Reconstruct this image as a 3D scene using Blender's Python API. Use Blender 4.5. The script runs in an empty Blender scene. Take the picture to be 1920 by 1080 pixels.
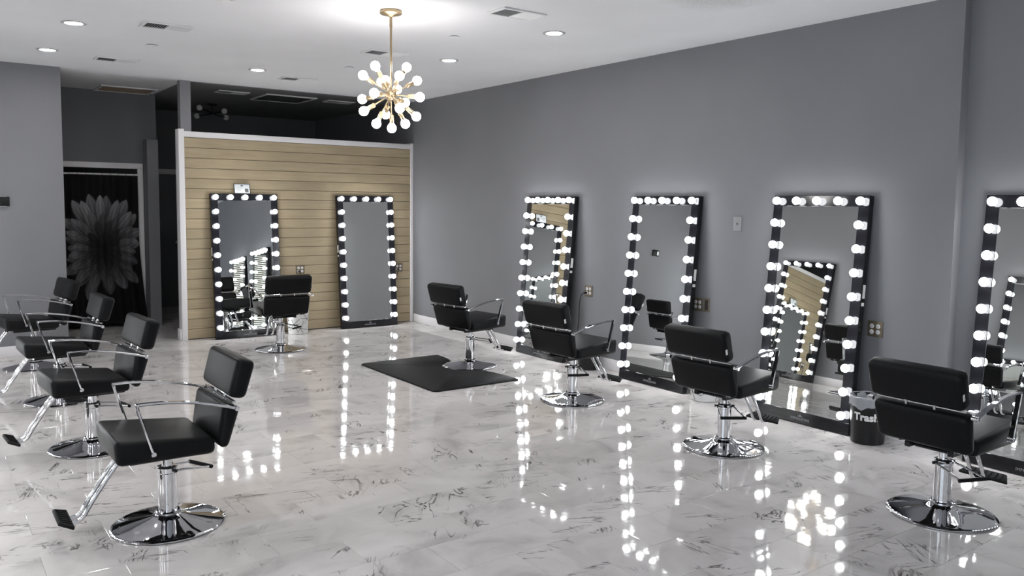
import bpy, bmesh, math, random
from mathutils import Vector, Matrix

random.seed(7)
sc = bpy.context.scene
C = sc.collection
PI = math.pi
R = math.radians

# ------------------------------------------------------------------ camera
cam_d = bpy.data.cameras.new('camera')
cam = bpy.data.objects.new('camera', cam_d)
C.objects.link(cam)
CAM_R = Vector((0.8089657, -0.5877514, 0.0110801))
CAM_U = Vector((0.0377827, 0.0707940, 0.9967751))
CAM_F = Vector((0.5866404, 0.8059382, -0.0794768))
CAM_P = Vector((0.0, 0.0, 1.6473))
FPX, CYP = 1535.037, 506.52
m = Matrix((CAM_R, CAM_U, -CAM_F)).transposed().to_4x4()
m.translation = CAM_P
cam.matrix_world = m
cam_d.sensor_fit = 'HORIZONTAL'
cam_d.sensor_width = 36.0
cam_d.lens = FPX / 1920 * 36.0
cam_d.shift_y = (CYP - 540.0) / 1920
cam_d.clip_start = 0.02
sc.camera = cam

# ------------------------------------------------------------------ world / exposure
SKY = 3.0            # overcast daylight outside the shop front
BULB = 17.0          # vanity bulbs
CHAND = 26.0         # chandelier bulbs
CAN = 185.0           # recessed ceiling lights
sc.view_settings.view_transform = 'Standard'
sc.view_settings.look = 'None'
sc.view_settings.gamma = 1.0
sc.view_settings.exposure = 0.33
sc.view_settings.use_curve_mapping = False
w = bpy.data.worlds.new('overcast_sky')
sc.world = w
w.use_nodes = True
bg = w.node_tree.nodes['Background']
bg.inputs[0].default_value = (0.80, 0.90, 1.0, 1)
bg.inputs[1].default_value = SKY

# ------------------------------------------------------------------ room numbers (metres)
H = 3.05
XR, XR2, YJ = 5.613, 5.705, 2.695       # right wall, its recessed front stretch, the step between them
XL, XL2 = -0.25, -1.60                  # left wall, recessed front stretch
YB = 10.07                              # wood wall face
YL = 9.954                              # grey wall with the thermostat
XLE = 1.295                             # its free end
YF = -2.2                               # shop front
YC = 11.67                              # curtain wall
YK = 13.5                               # rear wall

# window portals (do not emit, only guide the daylight)
for (lx, ly, wd, rz) in ((XL2 - 0.12, 0.15, 4.5, -90), (-0.45, YF - 0.12, 2.0, 0), (1.65, YF - 0.12, 2.0, 0), (3.75, YF - 0.12, 2.0, 0)):
    ld = bpy.data.lights.new('window_portal', 'AREA')
    ld.shape = 'RECTANGLE'; ld.size = wd; ld.size_y = 2.45
    ld.cycles.is_portal = True
    lo = bpy.data.objects.new('window_portal', ld)
    lo.location = (lx, ly, 1.36)
    lo.rotation_euler = (R(90), 0, R(rz))      # faces into the room
    C.objects.link(lo)

# ------------------------------------------------------------------ materials
def mat(name, col, rough=0.5, metal=0.0, spec=0.5, emit=None, estr=0.0, coat=0.0):
    mt = bpy.data.materials.new(name); mt.use_nodes = True
    b = mt.node_tree.nodes['Principled BSDF']
    b.inputs['Base Color'].default_value = (*col, 1)
    b.inputs['Roughness'].default_value = rough
    b.inputs['Metallic'].default_value = metal
    b.inputs['Specular IOR Level'].default_value = spec
    b.inputs['Coat Weight'].default_value = coat
    b.inputs['Coat Roughness'].default_value = 0.03
    if emit:
        b.inputs['Emission Color'].default_value = (*emit, 1)
        b.inputs['Emission Strength'].default_value = estr
    return mt
def N(mt, t, **kw):
    n = mt.node_tree.nodes.new(t)
    for k, v in kw.items(): setattr(n, k, v)
    return n
def L(mt, a, b): mt.node_tree.links.new(a, b)
def ramp(mt, src, stops):
    r = N(mt, 'ShaderNodeValToRGB')
    e = r.color_ramp.elements
    while len(e) < len(stops): e.new(0.5)
    for q, (p, c) in zip(e, stops):
        q.position = p; q.color = (*c, 1) if len(c) == 3 else c
    L(mt, src, r.inputs[0]); return r
def noise(mt, vec, scale, detail=3, rough=0.5, dist=0.0):
    n = N(mt, 'ShaderNodeTexNoise')
    n.inputs['Scale'].default_value = scale; n.inputs['Detail'].default_value = detail
    n.inputs['Roughness'].default_value = rough; n.inputs['Distortion'].default_value = dist
    if vec is not None: L(mt, vec, n.inputs['Vector'])
    return n
def mixc(mt, fac, a, b, mode='MIX'):
    x = N(mt, 'ShaderNodeMix', data_type='RGBA', blend_type=mode)
    for s, v in ((0, fac), (6, a), (7, b)):
        if hasattr(v, 'links'): L(mt, v, x.inputs[s])
        elif isinstance(v, (int, float)): x.inputs[s].default_value = v
        else: x.inputs[s].default_value = (*v, 1)
    return x.outputs[2]
def math_(mt, op, a, b=None, clamp=False):
    x = N(mt, 'ShaderNodeMath', operation=op, use_clamp=clamp)
    for s, v in ((0, a), (1, b)):
        if v is None: continue
        if hasattr(v, 'links'): L(mt, v, x.inputs[s])
        else: x.inputs[s].default_value = v
    return x.outputs[0]
def vmath(mt, op, a, b):
    x = N(mt, 'ShaderNodeVectorMath', operation=op)
    for s, v in ((0, a), (1, b)):
        if hasattr(v, 'links'): L(mt, v, x.inputs[s])
        else: x.inputs[s].default_value = v
    return x.outputs[0]
def bump(mt, height, strength, dist=0.01):
    b = N(mt, 'ShaderNodeBump'); b.inputs['Strength'].default_value = strength
    b.inputs['Distance'].default_value = dist
    L(mt, height, b.inputs['Height'])
    L(mt, b.outputs[0], mt.node_tree.nodes['Principled BSDF'].inputs['Normal'])
def bsdf(mt): return mt.node_tree.nodes['Principled BSDF']
def pos(mt): return N(mt, 'ShaderNodeNewGeometry').outputs['Position']

def painted(name, col, rough=0.55, var=0.05, bstr=0.12):
    mt = mat(name, col, rough, spec=0.35)
    p = pos(mt)
    n = noise(mt, p, 0.9, 3)
    c = ramp(mt, n.outputs[0], [(0.3, [v * (1 - var) for v in col]), (0.7, [v * (1 + var) for v in col])])
    L(mt, c.outputs[0], bsdf(mt).inputs['Base Color'])
    n2 = noise(mt, p, 160, 2)
    bump(mt, n2.outputs[0], bstr, 0.002)
    return mt
M = {}
M['wall'] = painted('grey_wall_paint', (0.205, 0.205, 0.221))
M['dark_wall'] = painted('dark_grey_wall_paint', (0.15, 0.155, 0.165))
M['white'] = painted('white_trim_paint', (0.78, 0.76, 0.77), 0.4, 0.02, 0.03)
M['ceil_metal'] = mat('white_enamel', (0.74, 0.74, 0.75), 0.4)
M['ring'] = mat('grey_light_trim', (0.42, 0.42, 0.43), 0.4)
M['vinyl'] = mat('black_vinyl', (0.0060, 0.0062, 0.0070), 0.40, spec=0.15)
p_ = noise(M['vinyl'], N(M['vinyl'], 'ShaderNodeTexCoord').outputs['Object'], 240, 2)
bump(M['vinyl'], p_.outputs[0], 0.12, 0.001)
M['chrome'] = mat('chrome', (0.72, 0.72, 0.74), 0.045, 1.0)
M['base_chrome'] = mat('dark_chrome', (0.50, 0.50, 0.52), 0.035, 1.0)  # same chrome as the arms in a darker tone, for the base discs
M['steel'] = mat('brushed_steel', (0.55, 0.55, 0.56), 0.22, 1.0)
M['rubber'] = mat('black_rubber', (0.0085, 0.0085, 0.0092), 0.55, spec=0.15)
M['black'] = mat('black_plastic', (0.009, 0.009, 0.010), 0.34, spec=0.3)
M['acrylic'] = mat('glossy_black_frame', (0.007, 0.007, 0.009), 0.10, spec=0.42)
M['mirror'] = mat('mirror_glass', (0.945, 0.965, 0.945), 0.0, 1.0)
M['bulb'] = mat('lit_vanity_bulb', (1, 1, 1), 0.4, emit=(0.96, 0.98, 1.0), estr=BULB)
M['cbulb'] = mat('lit_chandelier_bulb', (1, 1, 1), 0.4, emit=(1.0, 0.97, 0.95), estr=CHAND)
M['can'] = mat('lit_ceiling_lens', (1, 1, 1), 0.4, emit=(1.0, 0.99, 0.97), estr=CAN)
M['globe'] = mat('unlit_opal_glass', (0.7, 0.7, 0.7), 0.25)
M['brass'] = mat('brushed_brass', (0.42, 0.325, 0.205), 0.34, 1.0)
M['bronze'] = mat('aged_brass_plate', (0.17, 0.135, 0.095), 0.42, 0.4)
M['ivory'] = mat('white_plastic', (0.70, 0.70, 0.69), 0.4)
M['tag'] = mat('white_fabric_tag', (0.75, 0.75, 0.75), 0.6)
M['silverprint'] = mat('silver_print', (0.33, 0.33, 0.35), 0.4)
M['whiteprint'] = mat('white_print', (0.80, 0.80, 0.80), 0.5)
M['brown'] = painted('brown_filter', (0.20, 0.15, 0.11), 0.8, 0.25)
M['slot'] = mat('dark_slot', (0.02, 0.02, 0.02), 0.8)
M['grout'] = mat('light_grey_grout', (0.5, 0.49, 0.48), 0.7)
M['cardgrey'] = mat('grey_print', (0.10, 0.10, 0.11), 0.6)
M['card'] = mat('white_card', (0.72, 0.75, 0.77), 0.35)
M['metalgrey'] = mat('grey_window_metal', (0.12, 0.12, 0.13), 0.35, 0.6)

# ceiling: flat white with a rough patched area
mt = mat('ceiling_paint', (0.74, 0.74, 0.755), 0.65, spec=0.25)
p = pos(mt)
n = noise(mt, p, 0.8, 4)
c = ramp(mt, n.outputs[0], [(0.3, (0.70, 0.70, 0.715)), (0.7, (0.77, 0.77, 0.785))])
sub = vmath(mt, 'SUBTRACT', p, (4.42, 3.72, 3.05))
ln = N(mt, 'ShaderNodeVectorMath', operation='LENGTH'); L(mt, sub, ln.inputs[0])
nz = noise(mt, p, 6, 4)
d = math_(mt, 'ADD', ln.outputs['Value'], math_(mt, 'MULTIPLY', nz.outputs[0], 0.25))
msk = ramp(mt, d, [(0.30, (1, 1, 1)), (0.55, (0, 0, 0))])
sp = noise(mt, p, 60, 4)
spr = ramp(mt, sp.outputs[0], [(0.42, (0.42, 0.42, 0.42)), (0.6, (0.66, 0.66, 0.66))])
col = mixc(mt, math_(mt, 'MULTIPLY', msk.outputs[0], 0.55), c.outputs[0], spr.outputs[0])
L(mt, col, bsdf(mt).inputs['Base Color'])
bump(mt, noise(mt, p, 120, 3).outputs[0], 0.15, 0.002)
M['ceiling'] = mt

# marble-look polished porcelain
mt = mat('polished_marble_tile', (0.7, 0.7, 0.7), 0.045, spec=0.55)
geo = N(mt, 'ShaderNodeNewGeometry')
oi = N(mt, 'ShaderNodeObjectInfo')
seed = math_(mt, 'ADD', oi.outputs['Random'], geo.outputs['Random Per Island'])
sv = N(mt, 'ShaderNodeCombineXYZ')
L(mt, math_(mt, 'MULTIPLY', seed, 57.3), sv.inputs[0])
L(mt, math_(mt, 'MULTIPLY', seed, 91.7), sv.inputs[1])
L(mt, math_(mt, 'MULTIPLY', seed, 23.1), sv.inputs[2])
P0 = vmath(mt, 'ADD', geo.outputs['Position'], sv.outputs[0])
cloud = noise(mt, P0, 2.6, 5, 0.55, 0.8)
base = ramp(mt, cloud.outputs[0], [(0.28, (0.46, 0.438, 0.426)), (0.47, (0.62, 0.590, 0.577)), (0.72, (0.70, 0.672, 0.658))])
def stretched(angle, ratio):
    mp = N(mt, 'ShaderNodeMapping', vector_type='TEXTURE')
    mp.inputs['Rotation'].default_value = (0, 0, R(angle)); mp.inputs['Scale'].default_value = (1.0, ratio, 1.0)
    L(mt, P0, mp.inputs['Vector']); return mp.outputs[0]
def veins(angle, ratio, scale, level, width, mscale, lo, hi, dist):
    vn = noise(mt, stretched(angle, ratio), scale, 4.5, 0.56, dist)
    va = math_(mt, 'ABSOLUTE', math_(mt, 'SUBTRACT', vn.outputs[0], level))
    vr = ramp(mt, va, [(0.0, (1, 1, 1)), (width * 0.45, (0.55, 0.55, 0.55)), (width, (0, 0, 0))])
    mk = noise(mt, P0, mscale, 2, 0.5, 0.2)
    mr = ramp(mt, mk.outputs[0], [(lo, (0, 0, 0)), (hi, (1, 1, 1))])
    return math_(mt, 'MULTIPLY', vr.outputs[0], mr.outputs[0]), mr
v1, m1 = veins(58, 0.36, 1.9, 0.50, 0.021, 2.3, 0.575, 0.65, 1.3)
v2, m2 = veins(-20, 0.12, 1.1, 0.52, 0.013, 2.0, 0.57, 0.63, 0.35)
v3, m3 = veins(98, 0.32, 2.2, 0.47, 0.016, 3.0, 0.59, 0.66, 1.0)
smn = noise(mt, stretched(62, 0.4), 5.0, 6, 0.7, 0.6)
sm = ramp(mt, smn.outputs[0], [(0.52, (0, 0, 0)), (0.75, (1, 1, 1))])
smf = math_(mt, 'MULTIPLY', math_(mt, 'MULTIPLY', sm.outputs[0], m1.outputs[0]), 0.55)
c1 = mixc(mt, smf, base.outputs[0], (0.25, 0.235, 0.225))
c2 = mixc(mt, math_(mt, 'MULTIPLY', v1, 0.95), c1, (0.035, 0.030, 0.026))
c2 = mixc(mt, math_(mt, 'MULTIPLY', v3, 0.80), c2, (0.06, 0.052, 0.045))
c3 = mixc(mt, math_(mt, 'MULTIPLY', v2, 0.85), c2, (0.06, 0.052, 0.045))
hs = N(mt, 'ShaderNodeHueSaturation')
fr = N(mt, 'ShaderNodeMath', operation='FRACT'); L(mt, math_(mt, 'MULTIPLY', seed, 13.7), fr.inputs[0])
L(mt, math_(mt, 'ADD', math_(mt, 'MULTIPLY', fr.outputs[0], 0.05), 0.97), hs.inputs['Value'])
L(mt, c3, hs.inputs['Color'])
L(mt, hs.outputs[0], bsdf(mt).inputs['Base Color'])
bump(mt, noise(mt, P0, 7.0, 2, 0.5).outputs[0], 0.030, 0.02)
M['tile'] = mt

# pale oak plank
mt = mat('pale_oak', (0.5, 0.4, 0.27), 0.5, spec=0.3)
oi = N(mt, 'ShaderNodeObjectInfo')
tc = N(mt, 'ShaderNodeTexCoord').outputs['Object']
sv = N(mt, 'ShaderNodeCombineXYZ'); L(mt, math_(mt, 'MULTIPLY', oi.outputs['Random'], 40.0), sv.inputs[0])
P0 = vmath(mt, 'ADD', tc, sv.outputs[0])
mp = N(mt, 'ShaderNodeMapping'); mp.inputs['Scale'].default_value = (1.2, 8, 22); L(mt, P0, mp.inputs['Vector'])
g = noise(mt, mp.outputs[0], 2.2, 5, 0.6, 0.5)
cr = ramp(mt, g.outputs[0], [(0.25, (0.37, 0.295, 0.190)), (0.55, (0.43, 0.348, 0.228)), (0.80, (0.475, 0.39, 0.262))])
bl = noise(mt, P0, 1.7, 3)
blr = ramp(mt, bl.outputs[0], [(0.35, (0.84, 0.84, 0.85)), (0.7, (1, 1, 1))])
cc = mixc(mt, 1.0, cr.outputs[0], blr.outputs[0], 'MULTIPLY')
hs = N(mt, 'ShaderNodeHueSaturation'); L(mt, math_(mt, 'ADD', math_(mt, 'MULTIPLY', oi.outputs['Random'], 0.16), 0.90), hs.inputs['Value'])
L(mt, cc, hs.inputs['Color']); L(mt, hs.outputs[0], bsdf(mt).inputs['Base Color'])
bump(mt, g.outputs[0], 0.05, 0.002)
M['oak'] = mt

# clear panes and film: mostly see-through, a little gloss
def see_through(name, col, k, rough=0.05):
    mt = bpy.data.materials.new(name); mt.use_nodes = True
    nt = mt.node_tree; nt.nodes.clear()
    o = nt.nodes.new('ShaderNodeOutputMaterial'); t = nt.nodes.new('ShaderNodeBsdfTransparent')
    pb = nt.nodes.new('ShaderNodeBsdfPrincipled'); mx = nt.nodes.new('ShaderNodeMixShader')
    pb.inputs['Base Color'].default_value = (*col, 1); pb.inputs['Roughness'].default_value = rough
    mx.inputs[0].default_value = k
    nt.links.new(t.outputs[0], mx.inputs[1]); nt.links.new(pb.outputs[0], mx.inputs[2]); nt.links.new(mx.outputs[0], o.inputs[0])
    return mt
M['pane'] = see_through('clear_window_glass', (0.1, 0.1, 0.1), 0.10, 0.02)
M['film'] = see_through('clear_bin_liner', (0.80, 0.82, 0.86), 0.42, 0.22)

mt = bpy.data.materials.new('beige_blind'); mt.use_nodes = True
nt = mt.node_tree; nt.nodes.clear()
o_ = nt.nodes.new('ShaderNodeOutputMaterial'); d_ = nt.nodes.new('ShaderNodeBsdfDiffuse'); t_ = nt.nodes.new('ShaderNodeBsdfTranslucent'); mx = nt.nodes.new('ShaderNodeMixShader')
d_.inputs[0].default_value = (0.55, 0.51, 0.43, 1); t_.inputs[0].default_value = (0.5, 0.46, 0.38, 1); mx.inputs[0].default_value = 0.3
nt.links.new(d_.outputs[0], mx.inputs[1]); nt.links.new(t_.outputs[0], mx.inputs[2]); nt.links.new(mx.outputs[0], o_.inputs[0])
M['blind'] = mt
# printed curtain: colour comes from the print attribute
mt = mat('printed_black_curtain', (0.01, 0.01, 0.01), 0.75, spec=0.15)
at = N(mt, 'ShaderNodeAttribute', attribute_name='print')
L(mt, at.outputs['Color'], bsdf(mt).inputs['Base Color'])
M['curtain'] = mt

# ------------------------------------------------------------------ geometry helpers
def V(*a): return Vector(a)
def add_box(bm, x0, x1, y0, y1, z0, z1, bev=0.0, seg=2):
    co = [(x0, y0, z0), (x1, y0, z0), (x1, y1, z0), (x0, y1, z0), (x0, y0, z1), (x1, y0, z1), (x1, y1, z1), (x0, y1, z1)]
    return add_hexa(bm, co, bev, seg)
def add_hexa(bm, co, bev=0.0, seg=2):
    vs = [bm.verts.new(c) for c in co]
    fs = [bm.faces.new([vs[i] for i in q]) for q in ((3, 2, 1, 0), (4, 5, 6, 7), (0, 1, 5, 4), (1, 2, 6, 5), (2, 3, 7, 6), (3, 0, 4, 7))]
    if bev > 0:
        es = list({e for f in fs for e in f.edges})
        bmesh.ops.bevel(bm, geom=es, offset=bev, segments=seg, profile=0.5, affect='EDGES')
    return vs
def add_lathe(bm, prof, n=32, cen=(0, 0, 0), axis=None, cap=True):
    """prof: (radius, height) pairs; axis: direction of height"""
    q = Vector((0, 0, 1)).rotation_difference(Vector(axis)) if axis is not None else None
    c = Vector(cen); rings = []
    for (r, z) in prof:
        if r < 1e-6:
            v = Vector((0, 0, z)); v = (q @ v if q else v) + c
            rings.append([bm.verts.new(v)])
        else:
            ring = []
            for i in range(n):
                a = 2 * PI * i / n
                v = Vector((r * math.cos(a), r * math.sin(a), z)); v = (q @ v if q else v) + c
                ring.append(bm.verts.new(v))
            rings.append(ring)
    for a, b in zip(rings, rings[1:]):
        for i in range(n):
            j = (i + 1) % n
            if len(a) == 1 and len(b) == 1: continue
            if len(a) == 1: bm.faces.new((a[0], b[j], b[i]))
            elif len(b) == 1: bm.faces.new((a[i], a[j], b[0]))
            else: bm.faces.new((a[i], a[j], b[j], b[i]))
    if cap:
        if len(rings[0]) > 1: bm.faces.new(list(reversed(rings[0])))
        if len(rings[-1]) > 1: bm.faces.new(rings[-1])
def add_sweep(bm, path, sect, up=(0, 0, 1), closed=False):
    """sweep a section [(side, up)...] along path"""
    pts = [Vector(p) for p in path]; up = Vector(up); rings = []
    n = len(pts)
    for i, p in enumerate(pts):
        if closed: t = pts[(i + 1) % n] - pts[i - 1]
        elif i == 0: t = pts[1] - p
        elif i == n - 1: t = p - pts[i - 1]
        else: t = (pts[i + 1] - p).normalized() + (p - pts[i - 1]).normalized()
        t.normalize()
        s = t.cross(up)
        if s.length < 1e-4: s = t.cross(Vector((0.3, 1, 0)))
        s.normalize(); u = s.cross(t).normalized()
        k = 1.0
        if 0 < i < n - 1 and not closed:
            ca = (pts[i + 1] - p).normalized().dot((p - pts[i - 1]).normalized())
            k = 1 / max(0.45, math.sqrt(max(0.0, (1 + ca) / 2)))
        rings.append([bm.verts.new(p + s * a + u * b * k) for a, b in sect])
    m_ = len(sect)
    for i in range(n if closed else n - 1):
        a, b = rings[i], rings[(i + 1) % n]
        for j in range(m_):
            bm.faces.new((a[j], a[(j + 1) % m_], b[(j + 1) % m_], b[j]))
    if not closed:
        bm.faces.new(list(reversed(rings[0]))); bm.faces.new(rings[-1])
def circ(r, n=10): return [(r * math.cos(2 * PI * i / n), r * math.sin(2 * PI * i / n)) for i in range(n)]
def rectsec(w_, h_, b=0.003):
    a, c = w_ / 2, h_ / 2
    return [(-a + b, -c), (a - b, -c), (a, -c + b), (a, c - b), (a - b, c), (-a + b, c), (-a, c - b), (-a, -c + b)]
def add_tube(bm, path, r, n=10, up=(0, 0, 1), closed=False): add_sweep(bm, path, circ(r, n), up, closed)
def bez(p0, p1, p2, p3, n=12):
    out = []
    for i in range(n + 1):
        t = i / n; a = (1 - t)
        out.append(tuple(a ** 3 * p0[k] + 3 * a * a * t * p1[k] + 3 * a * t * t * p2[k] + t ** 3 * p3[k] for k in range(3)))
    return out
def mesh_of(bm, name, material, smooth=True, ang=35):
    bmesh.ops.recalc_face_normals(bm, faces=bm.faces)
    me = bpy.data.meshes.new(name); bm.to_mesh(me); bm.free()
    me.materials.append(M[material] if isinstance(material, str) else material)
    if smooth:
        me.shade_smooth(); me.set_sharp_from_angle(angle=R(ang))
    return me
def link(name, me, parent=None):
    o = bpy.data.objects.new(name, me); C.objects.link(o)
    if parent is not None: o.parent = parent
    return o
def obj(name, bm, material, parent=None, smooth=True, ang=35):
    return link(name, mesh_of(bm, name, material, smooth, ang), parent)
def box(name, x0, x1, y0, y1, z0, z1, material, parent=None, bev=0.0):
    bm = bmesh.new(); add_box(bm, x0, x1, y0, y1, z0, z1, bev)
    return obj(name, bm, material, parent, smooth=bev > 0)
def struct(o): o['kind'] = 'structure'; return o
def tag(o, label, cat, group=None):
    o['label'] = label; o['category'] = cat
    if group: o['group'] = group
    return o
def thing(name, label, cat, loc=(0, 0, 0), rot=(0, 0, 0), group=None):
    o = bpy.data.objects.new(name, None); C.objects.link(o)
    o.empty_display_size = 0.1
    o.location = loc; o.rotation_euler = rot
    return tag(o, label, cat, group)
def copy_tree(root, label, group=None):
    r = root.copy(); C.objects.link(r); r['label'] = label
    if group: r['group'] = group
    for ch in list(root.children):
        c_ = ch.copy(); C.objects.link(c_); c_.parent = r
        for g_ in list(ch.children):
            d_ = g_.copy(); C.objects.link(d_); d_.parent = c_
    return r
def text_mesh(txt, size, depth=0.0006, space=1.0, bold=0.0):
    cu = bpy.data.curves.new('lettering', 'FONT'); cu.body = txt; cu.size = size
    cu.extrude = depth; cu.align_x = 'CENTER'; cu.space_character = space; cu.offset = bold
    cu.resolution_u = 3
    o = bpy.data.objects.new('lettering', cu); C.objects.link(o)
    dg = bpy.context.evaluated_depsgraph_get(); dg.update()
    me = bpy.data.meshes.new_from_object(o.evaluated_get(dg))
    bpy.data.objects.remove(o); bpy.data.curves.remove(cu)
    return me
def project(p):
    d_ = Vector(p) - CAM_P; z = d_.dot(CAM_F)
    return (960 + FPX * d_.dot(CAM_R) / z, CYP - FPX * d_.dot(CAM_U) / z, z)

# ================================================================== SETTING
floor = struct(box('floor', XL2 - 0.2, XR2 + 0.2, YF - 0.2, YK + 0.2, -0.15, -0.0022, 'grout'))
ceiling = struct(box('ceiling', XL2 - 0.2, XR2 + 0.2, YF - 0.2, YK + 0.2, H, H + 0.12, 'ceiling'))
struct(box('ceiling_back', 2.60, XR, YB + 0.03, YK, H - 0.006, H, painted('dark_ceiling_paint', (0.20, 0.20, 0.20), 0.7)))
struct(box('wall_right', XR, XR + 0.25, YJ, YK, -0.1, H, 'wall'))
struct(box('wall_right_front', XR2, XR2 + 0.25, YF, YJ, -0.1, H, 'wall'))
struct(box('wall_left', XL - 0.2, XL, YJ, YL, -0.1, H, 'wall'))
struct(box('wall_left_front', XL2 - 0.2, XL2, YF, YJ, 2.6, H, 'wall'))
struct(box('wall_left_sill', XL2 - 0.2, XL2, YF, YJ, -0.1, 0.12, 'wall'))
struct(box('wall_left_pier', XL2 - 0.2, XL2, 2.45, YJ, 0.12, 2.6, 'wall'))
struct(box('wall_left_corner', XL2 - 0.2, XL2, YF, -2.15, 0.12, 2.6, 'wall'))
bm = bmesh.new()
for q in ((-2.15, -2.10, 0.12, 2.6), (-0.65, -0.60, 0.12, 2.6), (0.90, 0.95, 0.12, 2.6), (2.40, 2.45, 0.12, 2.6), (-2.10, 2.40, 0.12, 0.17), (-2.10, 2.40, 2.55, 2.6)):
    add_box(bm, XL2 - 0.10, XL2 - 0.04, q[0], q[1], q[2], q[3])
wo = struct(obj('window_4', bm, 'metalgrey', smooth=False))
for q in ((-2.10, -0.65), (-0.60, 0.90), (0.95, 2.40)): box('pane', XL2 - 0.074, XL2 - 0.066, q[0], q[1], 0.17, 2.55, 'pane', wo)
struct(box('wall_left_step', XL2, XL - 0.2, YJ, YJ + 0.15, -0.1, H, 'wall'))
struct(box('wall_left_rear', XL - 0.2, XLE, YL, YL + 0.14, -0.1, H, 'wall'))
struct(box('wall_rear', XL - 0.2, XR, YK, YK + 0.15, -0.1, H, 'dark_wall'))
struct(box('wall_passage', XL - 0.4, XL - 0.2, YL, YK, -0.1, H, 'dark_wall'))

def baseboard(name, x0, x1, y0, y1):
    bm = bmesh.new(); add_box(bm, x0, x1, y0, y1, 0.0, 0.112, 0.004)
    struct(obj(name, bm, 'white'))
baseboard('baseboard_right', XR - 0.015, XR, YJ, YB - 0.04)
baseboard('baseboard_right_front', XR2 - 0.015, XR2, YF, YJ)
baseboard('baseboard_right_step', XR - 0.015, XR2, YJ - 0.015, YJ)
baseboard('baseboard_left', XL, XL + 0.015, YJ, YL)
baseboard('baseboard_left_rear', XL + 0.015, XLE, YL - 0.015, YL)
baseboard('baseboard_left_end', XLE, XLE + 0.015, YL - 0.015, YL + 0.14)

# floor tiles 12 x 24 in, running bond, long side along X
TW, TL, TG = 0.305, 0.61, 0.0010
def tile_mesh():
    bm = bmesh.new(); a, b, c_ = (TL - TG) / 2, (TW - TG) / 2, 0.0007
    top = [bm.verts.new((sx * (a - c_), sy * (b - c_), 0)) for sx, sy in ((-1, -1), (1, -1), (1, 1), (-1, 1))]
    bot = [bm.verts.new((sx * a, sy * b, -0.0007)) for sx, sy in ((-1, -1), (1, -1), (1, 1), (-1, 1))]
    low = [bm.verts.new((sx * a, sy * b, -0.008)) for sx, sy in ((-1, -1), (1, -1), (1, 1), (-1, 1))]
    bm.faces.new(top)
    for i in range(4):
        j = (i + 1) % 4
        bm.faces.new((bot[i], bot[j], top[j], top[i])); bm.faces.new((low[i], low[j], bot[j], bot[i]))
    return mesh_of(bm, 'tile', 'tile', smooth=False)
tm = tile_mesh()
cells = []
row0 = int((YF - 3.325) / TW) - 1
for k in range(row0, 40):
    y = 3.325 + TW * (k + 0.5)
    if y > YK + 0.1: break
    off = (0.0, 0.305)[k % 2]
    for i in range(-5, 12):
        xx = 0.1 + off + TL * i
        if xx > XR2 + 0.25 or xx < XL2 - 0.3: continue
        u, v, z = project((xx, y, 0))
        seen = z > 1 and -150 < u < 2070 and 400 < v < 1180 and XL - 0.2 < xx < XR + 0.2 and y < 12.2
        cells.append((seen, 1 / max(z, 0.1), xx, y))
seen = sorted([c_ for c_ in cells if c_[0]], key=lambda c_: -c_[1])
near, far = seen[:300], seen[300:] + [c_ for c_ in cells if not c_[0]]
def tilt(): return (random.gauss(0, 0.0007), random.gauss(0, 0.0011), random.choice((0.0, PI)))
for s_, a_, xx, yy in near:
    o = link('tile', tm, floor); o.location = (xx, yy, 0); o.rotation_euler = tilt()
bm = bmesh.new()
for s_, a_, xx, yy in far:
    n0 = len(bm.verts)
    bm.from_mesh(tm); bm.verts.ensure_lookup_table()
    mm = Matrix.Translation((xx, yy, 0)) @ Matrix.Rotation(random.gauss(0, 0.0011), 4, 'Y') @ Matrix.Rotation(random.gauss(0, 0.0007), 4, 'X')
    for q in bm.verts[n0:]: q.co = mm @ q.co
o = obj('tile_field', bm, 'tile', floor, smooth=False); o['kind'] = 'stuff'

# wood-clad wall: core, planks, white trim
wb = struct(box('wall_back', 2.53, XR, YB + 0.02, YB + 0.12, 0, 2.40, 'slot'))
PZ = 0.1195
zt = 2.398
while zt > 0.02:
    z0 = max(0.004, zt - PZ)
    bm = bmesh.new()
    add_box(bm, -1.499, 1.499, -0.020, 0.0, 0.0, zt - z0 - 0.0035, 0.0045, 1)
    o = obj('plank', bm, 'oak', wb, smooth=False)
    o.location = (4.0675, YB + 0.02, z0)
    zt -= PZ
struct(box('trim_1', 2.504, 2.568, YB - 0.012, YB + 0.135, 0, 2.489, 'white', bev=0.003))
struct(box('trim_2', 5.567, 5.611, YB - 0.012, YB + 0.135, 0, 2.478, 'white', bev=0.003))
struct(box('trim_3', 2.568, 5.567, YB - 0.008, YB + 0.130, 2.3985, 2.464, 'white', bev=0.003))
struct(box('trim_4', 2.484, 2.504, YB + 0.01, YB + 0.135, 0, 0.13, 'white', bev=0.003))
struct(box('wall_column', 2.535, 2.654, YB + 0.002, YB + 0.120, 2.464, H, 'wall'))

# passage: curtain wall with cased opening, stub wall
DX0, DX1, DZ = 1.30, 2.378, 2.062
cw = struct(box('wall_curtain', DX1, 2.622, YC, YC + 0.12, 0, H, 'dark_wall'))
struct(box('wall_curtain_header', XL - 0.2, DX1, YC, YC + 0.12, DZ, H, 'dark_wall'))
struct(box('wall_curtain_left', XL - 0.2, DX0, YC, YC + 0.12, 0, DZ, 'dark_wall'))
struct(box('trim_5', DX0 - 0.067, DX1 + 0.067, YC - 0.018, YC, DZ, DZ + 0.072, 'white', bev=0.003))
struct(box('trim_6', DX1, DX1 + 0.067, YC - 0.018, YC, 0, DZ, 'white', bev=0.003))
struct(box('trim_7', DX0 - 0.067, DX0, YC - 0.018, YC, 0, DZ, 'white', bev=0.003))
struct(box('wall_stub', 2.453, 2.589, 11.43, YC - 0.020, 0, 2.44, 'wall'))
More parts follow.
